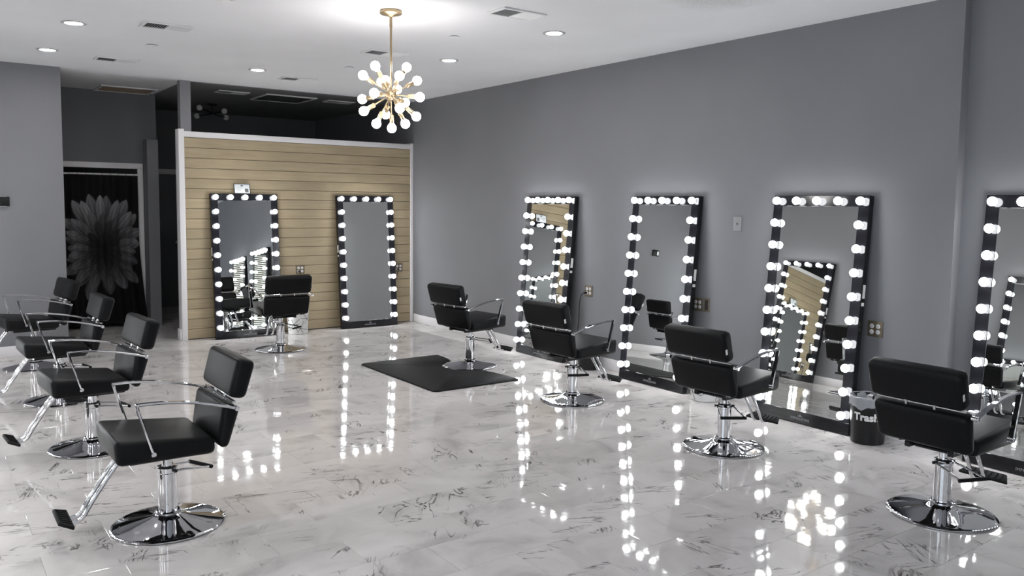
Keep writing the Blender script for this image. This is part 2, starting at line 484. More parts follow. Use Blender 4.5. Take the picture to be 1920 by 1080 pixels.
# rear door in the corridor
dr = struct(box('door_1', 2.98, 3.80, YK - 0.045, YK - 0.005, 0.01, 2.06, 'dark_wall'))
box('door_casing', 2.90, 3.88, YK - 0.03, YK - 0.001, 2.06, 2.14, 'white', dr, 0.003)
bm = bmesh.new(); add_lathe(bm, [(0.0, 0.0), (0.025, 0.0), (0.025, 0.008), (0.011, 0.012), (0.011, 0.04), (0.026, 0.05), (0.03, 0.065), (0.02, 0.08), (0, 0.083)], 16, (3.30, YK - 0.046, 1.0), (0, -1, 0), cap=False)
obj('door_knob', bm, 'steel', dr)

# shop front behind the camera
struct(box('wall_front_sill', XL2, XR2, YF - 0.15, YF, -0.1, 0.12, 'wall'))
struct(box('wall_front_header', XL2, XR2, YF - 0.15, YF, 2.6, H, 'wall'))
struct(box('wall_front_pier', 4.80, XR2, YF - 0.15, YF, 0.12, 2.6, 'wall'))
struct(box('wall_front_edge', XL2, -1.5, YF - 0.15, YF, 0.12, 2.6, 'wall'))
for k, (x0, x1) in enumerate(((-1.5, 0.6), (0.6, 2.7), (2.7, 4.8))):
    bm = bmesh.new()
    add_box(bm, x0, x0 + 0.05, YF - 0.1, YF - 0.04, 0.12, 2.6); add_box(bm, x1 - 0.05, x1, YF - 0.1, YF - 0.04, 0.12, 2.6)
    add_box(bm, x0 + 0.05, x1 - 0.05, YF - 0.1, YF - 0.04, 0.12, 0.17); add_box(bm, x0 + 0.05, x1 - 0.05, YF - 0.1, YF - 0.04, 2.55, 2.6)
    wo = struct(obj('window_%d' % (k + 1), bm, 'metalgrey', smooth=False))
    box('pane', x0 + 0.05, x1 - 0.05, YF - 0.074, YF - 0.066, 0.17, 2.55, 'pane', wo)
    bm = bmesh.new(); z_ = 0.20
    while z_ < 2.52:
        add_hexa(bm, [(x0 + 0.06, YF - 0.020, z_), (x1 - 0.06, YF - 0.020, z_), (x1 - 0.06, YF - 0.0185, z_), (x0 + 0.06, YF - 0.0185, z_),
                      (x0 + 0.06, YF - 0.034, z_ + 0.044), (x1 - 0.06, YF - 0.034, z_ + 0.044), (x1 - 0.06, YF - 0.0325, z_ + 0.044), (x0 + 0.06, YF - 0.0325, z_ + 0.044)])
        z_ += 0.050
    o = obj('blind_slats', bm, 'blind', wo, smooth=False); o['kind'] = 'stuff'

# ================================================================== VANITY MIRRORS
MW, ML, MT = 0.813, 1.7456, 0.057
LEAN = math.atan2(0.1474, 1.7394)
BW = 0.083
def bulb_meshes():
    bm = bmesh.new()
    r = 0.0305; cz = 0.0370
    prof = [(0.0170, 0.0045), (0.0175, 0.008)]
    for i in range(1, 9):
        a = -1.05 + (PI / 2 + 1.05) * i / 8
        prof.append((r * math.cos(a), cz + r * math.sin(a)) if i < 8 else (0, cz + r))
    add_lathe(bm, prof, 14, axis=(0, 1, 0))
    b_ = mesh_of(bm, 'bulb', 'bulb', ang=80)
    bm = bmesh.new(); add_lathe(bm, [(0.0215, 0.0005), (0.0215, 0.0035), (0.017, 0.005)], 14, axis=(0, 1, 0))
    s_ = mesh_of(bm, 'socket', 'ivory')
    return b_, s_
BULB_ME, SOCK_ME = bulb_meshes()
RC = 110.0     # the leaning glass bows very slightly
def glass_mesh():
    bm = bmesh.new(); nx, nz = 10, 20
    x0, x1, z0, z1 = -MW / 2 + BW, MW / 2 - BW, 0.090, ML - BW
    zc = (z0 + z1) / 2
    sag = ((x1) ** 2 + ((z1 - z0) / 2) ** 2) / (2 * RC)
    g_ = [[bm.verts.new((x0 + (x1 - x0) * i / nx, MT - 0.002 - sag + ((x0 + (x1 - x0) * i / nx) ** 2 + (z0 + (z1 - z0) * j / nz - zc) ** 2) / (2 * RC), z0 + (z1 - z0) * j / nz)) for i in range(nx + 1)] for j in range(nz + 1)]
    for j in range(nz):
        for i in range(nx): bm.faces.new((g_[j][i + 1], g_[j][i], g_[j + 1][i], g_[j + 1][i + 1]))
    me = bpy.data.meshes.new('mirror_glass'); bm.to_mesh(me); bm.free(); me.materials.append(M['mirror']); me.shade_smooth()
    return me
def frame_mesh():
    bm = bmesh.new(); a = MW / 2
    add_box(bm, -a, a, 0, MT, ML - BW, ML, 0.003, 1)
    add_box(bm, -a, a, 0, MT, 0, 0.090, 0.003, 1)
    add_box(bm, -a, -a + BW, 0, MT, 0.090, ML - BW, 0.003, 1)
    add_box(bm, a - BW, a, 0, MT, 0.090, ML - BW, 0.003, 1)
    add_box(bm, -a + BW, a - BW, 0.0, 0.012, 0.090, ML - BW)
    return mesh_of(bm, 'frame', 'acrylic', smooth=False)
GLASS_ME, FRAME_ME = glass_mesh(), frame_mesh()
def logo_mesh():
    bm = bmesh.new()
    for k, (dx, h_, w_) in enumerate(((0, 0.024, 0.007), (-0.010, 0.016, 0.007), (0.010, 0.016, 0.007), (-0.019, 0.009, 0.008), (0.019, 0.009, 0.008))):
        vs = [bm.verts.new((dx - w_ / 2, 0, 0)), bm.verts.new((dx + w_ / 2, 0, 0)), bm.verts.new((dx * 0.55, 0, h_))]
        vt = [bm.verts.new((q.co.x, 0.0006, q.co.z)) for q in vs]
        bm.faces.new(vt); bm.faces.new(vs[::-1])
        for i in range(3): bm.faces.new((vs[i], vs[(i + 1) % 3], vt[(i + 1) % 3], vt[i]))
    return mesh_of(bm, 'emblem', 'silverprint', smooth=False)
TXT_ME = text_mesh('IMPRESSIONS', 0.026, 0.0004, 1.08); TXT_ME.materials.clear(); TXT_ME.materials.append(M['silverprint'])
EMB_ME = logo_mesh()
def make_mirror(label, loc, rz, group):
    t = thing('vanity_mirror', label, 'mirror', loc, (LEAN, 0, rz), group)
    f_ = link('frame', FRAME_ME, t)
    g_ = link('mirror_glass', GLASS_ME, t)
    bx_ = [(x_, ML - 0.044) for x_ in (-0.354, -0.177, 0, 0.177, 0.354)]
    bx_ += [(s_ * 0.3565, ML - 0.044 - 0.1735 * k) for k in range(1, 10) for s_ in (-1, 1)]
    for (x_, z_) in bx_:
        b_ = link('bulb', BULB_ME, t); b_.location = (x_, MT, z_)
        s_ = link('socket', SOCK_ME, b_)
    l_ = link('lettering', TXT_ME, t); l_.location = (0, MT + 0.0005, 0.026); l_.rotation_euler = (R(90), 0, PI)
    e_ = link('emblem', EMB_ME, t); e_.location = (0, MT, 0.052)
    for s_ in (-1, 1):
        bm = bmesh.new()
        add_box(bm, -0.0012, 0.0012, 0.010, 0.042, 1.00, 1.10, 0.001, 1); add_box(bm, -0.0012, 0.0012, 0.012, 0.046, 0.945, 0.97, 0.001, 1)
        q_ = obj('switch_plate', bm, 'ivory', t, smooth=False); q_.location = (s_ * (MW / 2 + 0.001), 0, 0)
        q_['label'] = 'white switch plate on the frame side'
    return t
G1 = 'bulb-framed floor mirrors on the grey side wall'
G2 = 'bulb-framed floor mirrors on the plank wall'
G3 = 'bulb-framed floor mirrors opposite, seen by reflection'
off = 0.1474 + 0.003
make_mirror('black bulb-framed floor mirror nearest the plank wall, reflecting pale wood planks', (XR - off, 7.343 - MW / 2, 0), R(90), G1)
make_mirror('black bulb-framed floor mirror reflecting a thermostat on plain grey wall', (XR - off, 5.6685 - MW / 2, 0), R(90), G1)
make_mirror('black bulb-framed floor mirror beside the black trash can', (XR - off, 4.078 - MW / 2, 0), R(90), G1)
make_mirror('black bulb-framed floor mirror past the wall step, beyond the black trash can', (XR2 - off, 2.512 - MW / 2, 0), R(90), G1)
ME_ = make_mirror('black bulb-framed mirror on wood planks with a small framed card on top', (2.840 + MW / 2, YB - off, 0), R(180), G2)
make_mirror('black bulb-framed mirror on wood planks next to the grey wall corner', (4.449 + MW / 2, YB - off, 0), R(180), G2)
for yc, lb in ((4.32, 'bulb-framed mirror opposite, behind the chair furthest from the curtain'), (5.98, 'bulb-framed mirror opposite, second from the shop front'),
               (7.56, 'bulb-framed mirror opposite, seen reflected in the mirror beside the trash can'), (9.22, 'bulb-framed mirror opposite, in the corner by the thermostat wall')):
    make_mirror(lb, (XL + off, yc, 0), R(-90), G3)

# ================================================================== SALON CHAIRS
def make_chair():
    t = thing('salon_chair', 'salon chair', 'chair')
    bm = bmesh.new()
    add_lathe(bm, [(0, 0.001), (0.268, 0.001), (0.273, 0.004), (0.273, 0.008), (0.268, 0.012), (0.255, 0.0155), (0.20, 0.025), (0.14, 0.0375), (0.095, 0.048), (0.070, 0.056), (0.060, 0.063), (0.060, 0.072), (0.054, 0.078), (0.0, 0.078)], 72, cap=False)
    obj('base_disc', bm, 'base_chrome', t, ang=25)
    bm = bmesh.new(); add_lathe(bm, [(0.046, 0.076), (0.046, 0.272), (0.049, 0.276), (0.049, 0.300), (0.044, 0.306), (0.030, 0.308)], 40)
    obj('pump_cylinder', bm, 'chrome', t)
    bm = bmesh.new(); add_lathe(bm, [(0.027, 0.306), (0.027, 0.372)], 24)
    obj('piston', bm, 'chrome', t)
    bm = bmesh.new()
    add_box(bm, -0.12, 0.12, -0.10, 0.10, 0.370, 0.384, 0.003, 1)
    add_box(bm, -0.17, 0.20, -0.13, -0.10, 0.372, 0.402, 0.003, 1); add_box(bm, -0.17, 0.20, 0.10, 0.13, 0.372, 0.402, 0.003, 1)
    obj('seat_bracket', bm, 'black', t, smooth=False)
    # pump lever turns with the pump: its own angle per chair
    lv = None
    bm = bmesh.new()
    add_tube(bm, [(0, -0.068, 0.288), (0, 0.068, 0.288)], 0.009, 10)
    lv = obj('pump_lever', bm, 'black', t)
    bm = bmesh.new()
    for s_ in (-1, 1):
        add_tube(bm, [(0.0, s_ * 0.058, 0.288), (0.06, s_ * 0.062, 0.281), (0.19, s_ * 0.078, 0.259), (0.205, s_ * 0.072, 0.257)], 0.0058, 8)
    obj('lever_rod', bm, 'steel', lv)
    bm = bmesh.new(); add_tube(bm, [(0.205, -0.086, 0.257), (0.207, 0, 0.257), (0.205, 0.086, 0.257)], 0.0105, 10)
    obj('lever_grip', bm, 'rubber', lv)
    # seat
    bm = bmesh.new(); a = 0.247
    add_hexa(bm, [(-0.178, -a, 0.398), (0.278, -a, 0.405), (0.278, a, 0.405), (-0.178, a, 0.398),
                  (-0.172, -a, 0.482), (0.288, -a, 0.530), (0.288, a, 0.530), (-0.172, a, 0.482)], 0.030, 5)
    for v_ in bm.verts:
        if v_.co.z > 0.47: v_.co.z += 0.012 * max(0.0, 1 - (v_.co.y / a) ** 2) * max(0.0, 1 - ((v_.co.x - 0.05) / 0.25) ** 2)
    obj('seat', bm, 'vinyl', t, ang=60)
    def pad(name, rt, rb, ft, fb, hw, bulge=0.012):
        b_ = bmesh.new(); nx_ = 8
        co = [(rb[0], -hw, rb[1]), (fb[0], -hw, fb[1]), (fb[0], hw, fb[1]), (rb[0], hw, rb[1]), (rt[0], -hw, rt[1]), (ft[0], -hw, ft[1]), (ft[0], hw, ft[1]), (rt[0], hw, rt[1])]
        add_hexa(b_, co, 0.030, 5)
        return obj(name, b_, 'vinyl', t, ang=60)
    lo = pad('lower_backrest', (-0.302, 0.618), (-0.236, 0.410), (-0.214, 0.648), (-0.182, 0.432), 0.250)
    up = pad('upper_backrest', (-0.384, 0.842), (-0.326, 0.652), (-0.290, 0.868), (-0.240, 0.672), 0.250)
    bm = bmesh.new(); add_box(bm, -0.0015, 0.0015, -0.2512, -0.2498, 0, 0.034)
    tg = obj('care_tag', bm, 'tag', up, smooth=False); tg.location = (-0.335, 0, 0.715); tg.rotation_euler = (0, R(-14), 0); tg.scale = (6, 1, 1)
    tg['label'] = 'small white fabric tag'
    # chrome spacers between the pads and the rear hinge bolts
    for s_ in (-1, 1):
        bm = bmesh.new(); add_tube(bm, [(-0.262, s_ * 0.075, 0.615), (-0.288, s_ * 0.075, 0.690)], 0.011, 12)
        obj('spacer', bm, 'chrome', t)
    bm = bmesh.new(); add_sweep(bm, [(-0.268, -0.235, 0.646), (-0.268, 0.235, 0.646)], rectsec(0.020, 0.010, 0.002))
    obj('back_bar', bm, 'steel', t, smooth=False)
    for s_ in (-1, 1):
        bm = bmesh.new(); add_tube(bm, [(-0.125, s_ * 0.15, 0.402), (-0.185, s_ * 0.15, 0.412), (-0.200, s_ * 0.15, 0.430)], 0.010, 10)
        obj('hinge_link', bm, 'chrome', t)
    # arms: flat chrome bars
    for s_ in (-1, 1):
        y_ = s_ * 0.276
        bm = bmesh.new()
        path = bez((-0.272, y_, 0.622), (-0.13, y_, 0.672), (0.05, y_, 0.706), (0.196, y_, 0.698), 14)
        add_sweep(bm, path, rectsec(0.030, 0.012, 0.004))
        path = [(0.193, y_, 0.699), (0.184, y_, 0.660), (0.121, y_, 0.447)]
        add_sweep(bm, path, rectsec(0.030, 0.012, 0.004), up=(1, 0, 0))
        ar = obj('armrest', bm, 'chrome', t, ang=30)
        for (x_, z_) in ((-0.268, 0.623), (0.124, 0.456)):
            bm = bmesh.new(); add_lathe(bm, [(0.0, 0.0), (0.009, 0.0), (0.012, 0.003), (0.012, 0.034)], 14, (x_, s_ * 0.294, z_), (0, -s_, 0))
            obj('bolt', bm, 'chrome', ar)
    # footrest: twin tubes and treaded plate
    for s_ in (-1, 1):
        y_ = s_ * 0.034
        bm = bmesh.new()
        path = [(0.165, y_, 0.392), (0.225, y_, 0.378)] + bez((0.232, y_, 0.372), (0.262, y_, 0.340), (0.352, y_, 0.205), (0.378, y_, 0.160), 8) + bez((0.384, y_, 0.148), (0.398, y_, 0.122), (0.412, y_, 0.112), (0.466, y_, 0.113), 8)
        add_tube(bm, path, 0.0112, 12)
        obj('footrest_tube', bm, 'chrome', t)
    bm = bmesh.new()
    add_hexa(bm, [(0.446, -0.135, 0.112), (0.510, -0.105, 0.138), (0.510, 0.105, 0.138), (0.446, 0.135, 0.112),
                  (0.441, -0.135, 0.128), (0.505, -0.105, 0.154), (0.505, 0.105, 0.154), (0.441, 0.135, 0.128)], 0.005, 2)
    fp = obj('footrest_plate', bm, 'rubber', t)
    bm = bmesh.new()
    for k in range(7):
        y_ = -0.09 + 0.03 * k
        add_hexa(bm, [(0.452, y_ - 0.004, 0.1315), (0.497, y_ - 0.004, 0.1500), (0.497, y_ + 0.004, 0.1500), (0.452, y_ + 0.004, 0.1315),
                      (0.4505, y_ - 0.003, 0.136), (0.4955, y_ - 0.003, 0.1545), (0.4955, y_ + 0.003, 0.1545), (0.4505, y_ + 0.003, 0.136)])
    o = obj('tread', bm, 'rubber', fp, smooth=False); o['kind'] = 'stuff'
    return t
proto = make_chair()
GL, GR_ = 'salon chairs in the row along the windowless grey side', 'salon chairs facing the bulb mirrors on the grey wall'
chairs = [
    ((0.988, 4.321), 180.0, 25, 'black salon chair turned away from the mirrors, its row\'s furthest from the curtained doorway', GL),
    ((0.907, 5.982), 184.0, 12, 'black salon chair, third from the curtained doorway in its row', GL),
    ((0.915, 7.559), 182.5, 12, 'black salon chair, second from the curtained doorway in its row', GL),
    ((0.893, 9.217), 188.0, 12, 'black salon chair before the thermostat wall, closest in its row to the curtain', GL),
    ((3.260, 8.882), 87.0, -50, 'black salon chair facing the mirror on the plank wall', None),
    ((4.530, 6.937), 7.5, -29, 'black salon chair with its base in the black mat\'s cutout', GR_),
    ((4.454, 5.228), 4.0, -117, 'black salon chair between the floor mat and the patterned white bin', GR_),
    ((4.443, 3.607), 3.0, -124, 'black salon chair in front of the patterned white bin and bulb mirror', GR_),
    ((4.447, 2.123), -1.0, -112, 'black salon chair in front of the black trash can', GR_),
]
for i, ((x_, y_), hd, la, lb, gp) in enumerate(chairs):
    o = proto if i == 0 else copy_tree(proto, lb, gp)
    o['label'] = lb
    if gp: o['group'] = gp
    elif 'group' in o.keys(): del o['group']
    o.location = (x_, y_, 0.0); o.rotation_euler = (0, 0, R(hd))
    for ch in o.children:
        if ch.name.startswith('pump_lever'): ch.rotation_euler = (0, 0, R(la - hd))

# ================================================================== FLOOR MAT
x0, x1, y0, y1, cy_, rr = 3.615, 4.545, 6.100, 7.600, 6.935, 0.287
pts = []
def arc(cx_, cy2, r_, a0, a1, n_=6):
    for i in range(n_ + 1):
        a = R(a0 + (a1 - a0) * i / n_); pts.append((cx_ + r_ * math.cos(a), cy2 + r_ * math.sin(a)))
arc(x0 + 0.05, y0 + 0.05, 0.05, 180, 270)
arc(x1 - 0.03, y0 + 0.03, 0.03, 270, 360)
pts += [(x1 - 0.005, y0 + 0.22), (x1 - 0.02, y0 + 0.38), (x1 - 0.045, y0 + 0.50)]
arc(x1 - 0.015, cy_, rr, 256, 104, 24)
pts += [(x1 - 0.045, y1 - 0.34), (x1 - 0.02, y1 - 0.24), (x1 - 0.005, y1 - 0.14)]
arc(x1 - 0.03, y1 - 0.03, 0.03, 0, 90)
arc(x0 + 0.05, y1 - 0.05, 0.05, 90, 180)
bm = bmesh.new()
lo_ = [bm.verts.new((a - 4.08, b - 6.85, 0.0008)) for a, b in pts]
cxm = sum(p_[0] for p_ in pts) / len(pts)
def inset(k, z):
    out = []; n_ = len(pts)
    for i in range(n_):
        a, b, c_ = Vector(pts[i - 1]), Vector(pts[i]), Vector(pts[(i + 1) % n_])
        t_ = (c_ - a).normalized(); nn = Vector((-t_.y, t_.x))
        q = b + nn * k; out.append(bm.verts.new((q.x - 4.08, q.y - 6.85, z)))
    return out
mid, top_ = inset(0.004, 0.010), inset(0.018, 0.016)
n_ = len(pts)
for a, b in ((lo_, mid), (mid, top_)):
    for i in range(n_):
        j = (i + 1) % n_; bm.faces.new((a[i], a[j], b[j], b[i]))
bm.faces.new(top_); bm.faces.new(lo_[::-1])
bmesh.ops.triangulate(bm, faces=[f for f in bm.faces if len(f.verts) > 4])
o = obj('floor_mat', bm, 'rubber', ang=40); o.location = (4.08, 6.85, 0)
tag(o, 'black rubber anti-fatigue mat with a round cutout on the marble floor', 'mat')

# ================================================================== BINS
def bin_shell(bm, r0, r1, h_, wall=0.004, n=40):
    add_lathe(bm, [(0, 0.002), (r0 - 0.006, 0.001), (r0, 0.006), (r1, h_ - 0.004), (r1 + 0.002, h_), (r1 - wall, h_), (r0 - wall, 0.012), (0, 0.012)], n, cap=False)
# black bin with liner and lettering
BX, BY = 5.405, 3.118
t = thing('trash_can', 'black trash can with clear liner and white lettering beside a bulb mirror', 'trash can', (BX, BY, 0))
bm = bmesh.new(); bin_shell(bm, 0.112, 0.125, 0.330); obj('bin', bm, 'black', t)
bm = bmesh.new(); n_ = 48
rows = []
for k, (dr, z_) in enumerate(((-0.012, 0.12), (-0.010, 0.24), (-0.006, 0.318), (0.0, 0.336), (0.007, 0.330), (0.006, 0.295), (0.008, 0.262))):
    ring = []
    for i in range(n_):
        a = 2 * PI * i / n_
        r_ = 0.112 + 0.013 * min(1, z_ / 0.33) + dr + 0.0022 * math.sin(a * 9 + k) + 0.0015 * math.sin(a * 17 + 2 * k)
        zz = z_ + (0.012 * math.sin(a * 5 + 1) + 0.006 * math.sin(a * 11) if k == 6 else 0.003 * math.sin(a * 7 + k))
        ring.append(bm.verts.new((r_ * math.cos(a), r_ * math.sin(a), zz)))
    rows.append(ring)
for a, b in zip(rows, rows[1:]):
    for i in range(n_): bm.faces.new((a[i], a[(i + 1) % n_], b[(i + 1) % n_], b[i]))
o = obj('bin_liner', bm, 'film', t); o['label'] = 'clear crinkled plastic liner'
me = text_mesh('Trash', 0.072, 0.0004, 1.02, 0.0030); me.materials.clear(); me.materials.append(M['whiteprint'])
bm = bmesh.new(); bm.from_mesh(me)
bmesh.ops.subdivide_edges(bm, edges=[e for e in bm.edges if e.calc_length() > 0.008], cuts=2)
TA = math.atan2(-BY, -BX) - R(6)
for v_ in bm.verts:
    z_ = 0.175 + v_.co.y; r_ = 0.1125 + 0.013 * z_ / 0.33 + 0.0006 + v_.co.z
    a = TA + v_.co.x / 0.119
    v_.co = (r_ * math.cos(a), r_ * math.sin(a), z_)
bm.to_mesh(me); bm.free()
link('lettering', me, t)
# plain black bin behind the second chair
bm = bmesh.new(); bin_shell(bm, 0.108, 0.122, 0.300)
o = obj('waste_bin', bm, 'black'); o.location = (5.46, 6.165, 0)
tag(o, 'small plain black waste bin against the grey wall under a hanging cord', 'trash can')
# white bins with line pattern
def pattern_bin(label, loc, rot):
    t = thing('patterned_bin', label, 'trash can', loc, (0, 0, rot), 'white waste bins with dark geometric lines')
    r0, r1, h_ = 0.120, 0.134, 0.290
    bm = bmesh.new(); bin_shell(bm, r0, r1, h_); obj('bin', bm, 'ivory', t)
    rnd = random.Random(5)
    bm = bmesh.new()
    hubs = [(0.3 + 0.70 * k, 0.06 + 0.17 * ((k * 37) % 10) / 10) for k in range(9)]
    segs = []
    for (a, z_) in hubs:
        for k in range(6):
            an = 2 * PI * k / 6 + rnd.uniform(-0.3, 0.3); ln_ = rnd.uniform(0.5, 0.85)
            segs.append((a, z_, a + ln_ * math.cos(an), z_ + ln_ * 0.13 * math.sin(an)))
    def pt(a, z_, dz, k):
        r_ = r0 + (r1 - r0) * z_ / h_ + k
        return (r_ * math.cos(a), r_ * math.sin(a), z_ + dz)
    for (a0, z0, a1, z1) in segs:
        z1 = min(max(z1, 0.015), h_ - 0.02)
        d_ = Vector(((a1 - a0) * r0, z1 - z0)); 
        if d_.length < 0.02: continue
        d_.normalize(); nrm = Vector((-d_.y, d_.x)) * 0.0024
        prev = None
        for i in range(9):
            t_ = i / 8; a = a0 + (a1 - a0) * t_; z_ = z0 + (z1 - z0) * t_
            c1 = bm.verts.new(pt(a + nrm.x / r0, z_ + nrm.y, 0, 0.0010)); c2 = bm.verts.new(pt(a - nrm.x / r0, z_ - nrm.y, 0, 0.0010))
            if prev: bm.faces.new((prev[0], c1, c2, prev[1]))
            prev = (c1, c2)
    o = obj('line_pattern', bm, 'black', t, smooth=False); o['label'] = 'dark geometric lines'
    return t
pattern_bin('white waste bin with dark geometric lines between two bulb mirrors on grey wall', (5.425, 4.615, 0), 0.4)
pattern_bin('white waste bin with dark geometric lines against the plank wall', (3.850, 9.865, 0), 2.2)

# ================================================================== CHANDELIER
CHX, CHY, CZ = 2.861, 5.468, 2.445
t = thing('sputnik_chandelier', 'brass sputnik chandelier with glowing round bulbs hanging from the ceiling', 'chandelier', (CHX, CHY, H))
cz = CZ - H
bm = bmesh.new(); add_lathe(bm, [(0, -0.001), (0.078, -0.001), (0.080, -0.006), (0.080, -0.022), (0.074, -0.028), (0.030, -0.036), (0.016, -0.046), (0, -0.046)], 40, cap=False); obj('canopy', bm, 'brass', t)
bm = bmesh.new(); add_tube(bm, [(0, 0, -0.04), (0, 0, -0.12)], 0.011, 16); add_tube(bm, [(0, 0, -0.12), (0, 0, cz + 0.02)], 0.0085, 16); obj('stem', bm, 'brass', t)
bm = bmesh.new(); bmesh.ops.create_icosphere(bm, subdivisions=2, radius=0.042, matrix=Matrix.Translation((0, 0, cz))); obj('hub', bm, 'brass', t, ang=20)
B2 = [(268, 500, 1), (172, 573, 1), (512, 497, -1), (452, 572, 1), (597, 598, -1), (262, 707, 1), (160, 757, -1), (612, 727, 1), (178, 847, 1), (275, 942, 1),
      (395, 985, 1), (503, 942, -1), (590, 880, -1), (455, 815, 1), (505, 775, -1), (345, 875, -1), (310, 615, -1), (345, 600, -1), (440, 670, -1)]
to_cam = (CAM_P - Vector((CHX, CHY, CZ))).normalized()
rt = to_cam.cross(Vector((0, 0, 1))) * -1; rt.normalize(); upv = to_cam.cross(rt); 
if upv.z < 0: upv = -upv
bmb = bmesh.new(); r = 0.0345; prof = [(0.0125, -0.055), (0.0135, -0.040)]
for i in range(1, 10):
    a = -1.15 + (PI / 2 + 1.15) * i / 9; prof.append((r * math.cos(a), r * math.sin(a)) if i < 9 else (0, r))
add_lathe(bmb, prof, 18); CB = mesh_of(bmb, 'bulb', 'cbulb', ang=80)
bma = bmesh.new(); add_lathe(bma, [(0.0045, 0.035), (0.0045, 0.145), (0.0145, 0.147), (0.0165, 0.150), (0.0165, 0.2055), (0.013, 0.2075)], 14); AB = mesh_of(bma, 'arm', 'brass')
RB = 0.243
for (u_, v_, s_) in B2:
    a, b = (u_ - 388) / 262.0, -(v_ - 715) / 262.0
    q2 = a * a + b * b
    c_ = s_ * math.sqrt(max(0.0, 1 - min(1, q2)))
    dv = (rt * a + upv * b + to_cam * c_).normalized()
    qq = Vector((0, 0, 1)).rotation_difference(dv)
    ar = link('arm', AB, t); ar.location = (0, 0, cz); ar.rotation_mode = 'QUATERNION'; ar.rotation_quaternion = qq
    bu = link('bulb', CB, ar); bu.location = (0, 0, RB)

# ================================================================== CEILING FIXTURES
def can_light(x_, y_, lb):
    t = thing('recessed_light', lb, 'ceiling light', (x_, y_, H), group='recessed ceiling lights')
    bm = bmesh.new(); add_lathe(bm, [(0.094, -0.0005), (0.094, -0.003), (0.085, -0.008), (0.066, -0.006), (0.062, -0.001)], 40, cap=False); obj('trim_ring', bm, 'ring', t)
    bm = bmesh.new(); add_lathe(bm, [(0.0, -0.006), (0.030, -0.0055), (0.0635, -0.0035)], 32, cap=False); obj('lens', bm, 'can', t)
cans = [(1.073, 7.431, 'lit recessed ceiling light, second from the thermostat wall'), (1.058, 8.892, 'lit recessed ceiling light closest to the thermostat wall'),
        (3.003, 8.768, 'lit recessed ceiling light above the mirror with the framed card'), (4.276, 6.960, 'lit recessed ceiling light above the chair on the mat'),
        (4.275, 5.325, 'lit recessed ceiling light above the chair beside the mat'),
        (1.07, 5.90, 'lit recessed ceiling light above the third chair from the curtain'), (1.07, 4.30, 'lit recessed ceiling light above the chair furthest from the curtain'), (1.07, 2.70, 'lit recessed ceiling light nearest the shop front')]
for a in cans: can_light(*a)

def vent(x_, y_, lb):
    t = thing('ceiling_vent', lb, 'vent', (x_, y_, H - (0.006 if y_ > YB else 0)), group='white louvred ceiling vents')
    a, b = 0.195, 0.115
    bm = bmesh.new()
    for (q0, q1, q2, q3) in ((-a, a, -b, -b + 0.022), (-a, a, b - 0.022, b), (-a, -a + 0.022, -b + 0.022, b - 0.022), (a - 0.022, a, -b + 0.022, b - 0.022), (-0.006, 0.006, -b + 0.022, b - 0.022)):
        add_box(bm, q0, q1, q2, q3, -0.012, -0.0005, 0.002, 1)
    obj('vent_frame', bm, 'ceil_metal', t, smooth=False)
    bm = bmesh.new(); add_box(bm, -a + 0.02, a - 0.02, -b + 0.02, b - 0.02, -0.003, -0.001); obj('vent_back', bm, 'slot', t, smooth=False)
    bm = bmesh.new()
    for s_ in (-1, 1):
        for k in range(9):
            xx = s_ * (0.018 + 0.0185 * k)
            dx = 0.0035 if s_ < 0 else -0.009
            add_hexa(bm, [(xx - dx - 0.0008, -b + 0.022, -0.011), (xx - dx + 0.0008, -b + 0.022, -0.011), (xx - dx + 0.0008, b - 0.022, -0.011), (xx - dx - 0.0008, b - 0.022, -0.011),
                          (xx + dx - 0.0008, -b + 0.022, -0.0035), (xx + dx + 0.0008, -b + 0.022, -0.0035), (xx + dx + 0.0008, b - 0.022, -0.0035), (xx + dx - 0.0008, b - 0.022, -0.0035)])
    o = obj('louvre', bm, 'ceil_metal', t, smooth=False); o['kind'] = 'stuff'
    return t
for a in ((1.70, 7.08, 'white louvred ceiling vent above the second chair from the curtain'), (1.68, 9.06, 'white louvred ceiling vent close to the thermostat wall'),
          (3.575, 9.10, 'white louvred ceiling vent close to the plank wall'), (3.60, 7.00, 'white louvred ceiling vent behind the chandelier stem'),
          (3.63, 4.96, 'white louvred ceiling vent between chandelier and grey mirror wall'),
          (3.33, 10.69, 'ceiling vent in the dark back area above the black ceiling lamp side'), (4.80, 10.71, 'ceiling vent in the dark back area towards the grey side wall')):
    vent(*a)
def grille(x_, y_, a, b, lb, inner):
    t = thing('return_grille', lb, 'vent', (x_, y_, H - (0.006 if x_ > 2.7 else 0)))
    bm = bmesh.new()
    for (q0, q1, q2, q3) in ((-a, a, -b, -b + 0.03), (-a, a, b - 0.03, b), (-a, -a + 0.03, -b + 0.03, b - 0.03), (a - 0.03, a, -b + 0.03, b - 0.03)):
        add_box(bm, q0, q1, q2, q3, -0.016, -0.0005, 0.002, 1)
    obj('grille_frame', bm, 'ceil_metal', t, smooth=False)
    bm = bmesh.new(); add_box(bm, -a + 0.028, a - 0.028, -b + 0.028, b - 0.028, -0.004, -0.001); obj('filter', bm, inner, t, smooth=False)
    bm = bmesh.new(); k = -b + 0.05
    while k < b - 0.04:
        add_box(bm, -a + 0.028, a - 0.028, k, k + 0.004, -0.012, -0.0045); k += 0.03
    o = obj('grille_blade', bm, inner, t, smooth=False); o['kind'] = 'stuff'
grille(2.205, 11.38, 0.325, 0.275, 'brown return-air grille in the ceiling before the curtained doorway', 'brown')
grille(4.06, 10.86, 0.345, 0.345, 'large dim return-air grille in the dark ceiling behind the plank wall', 'slot')
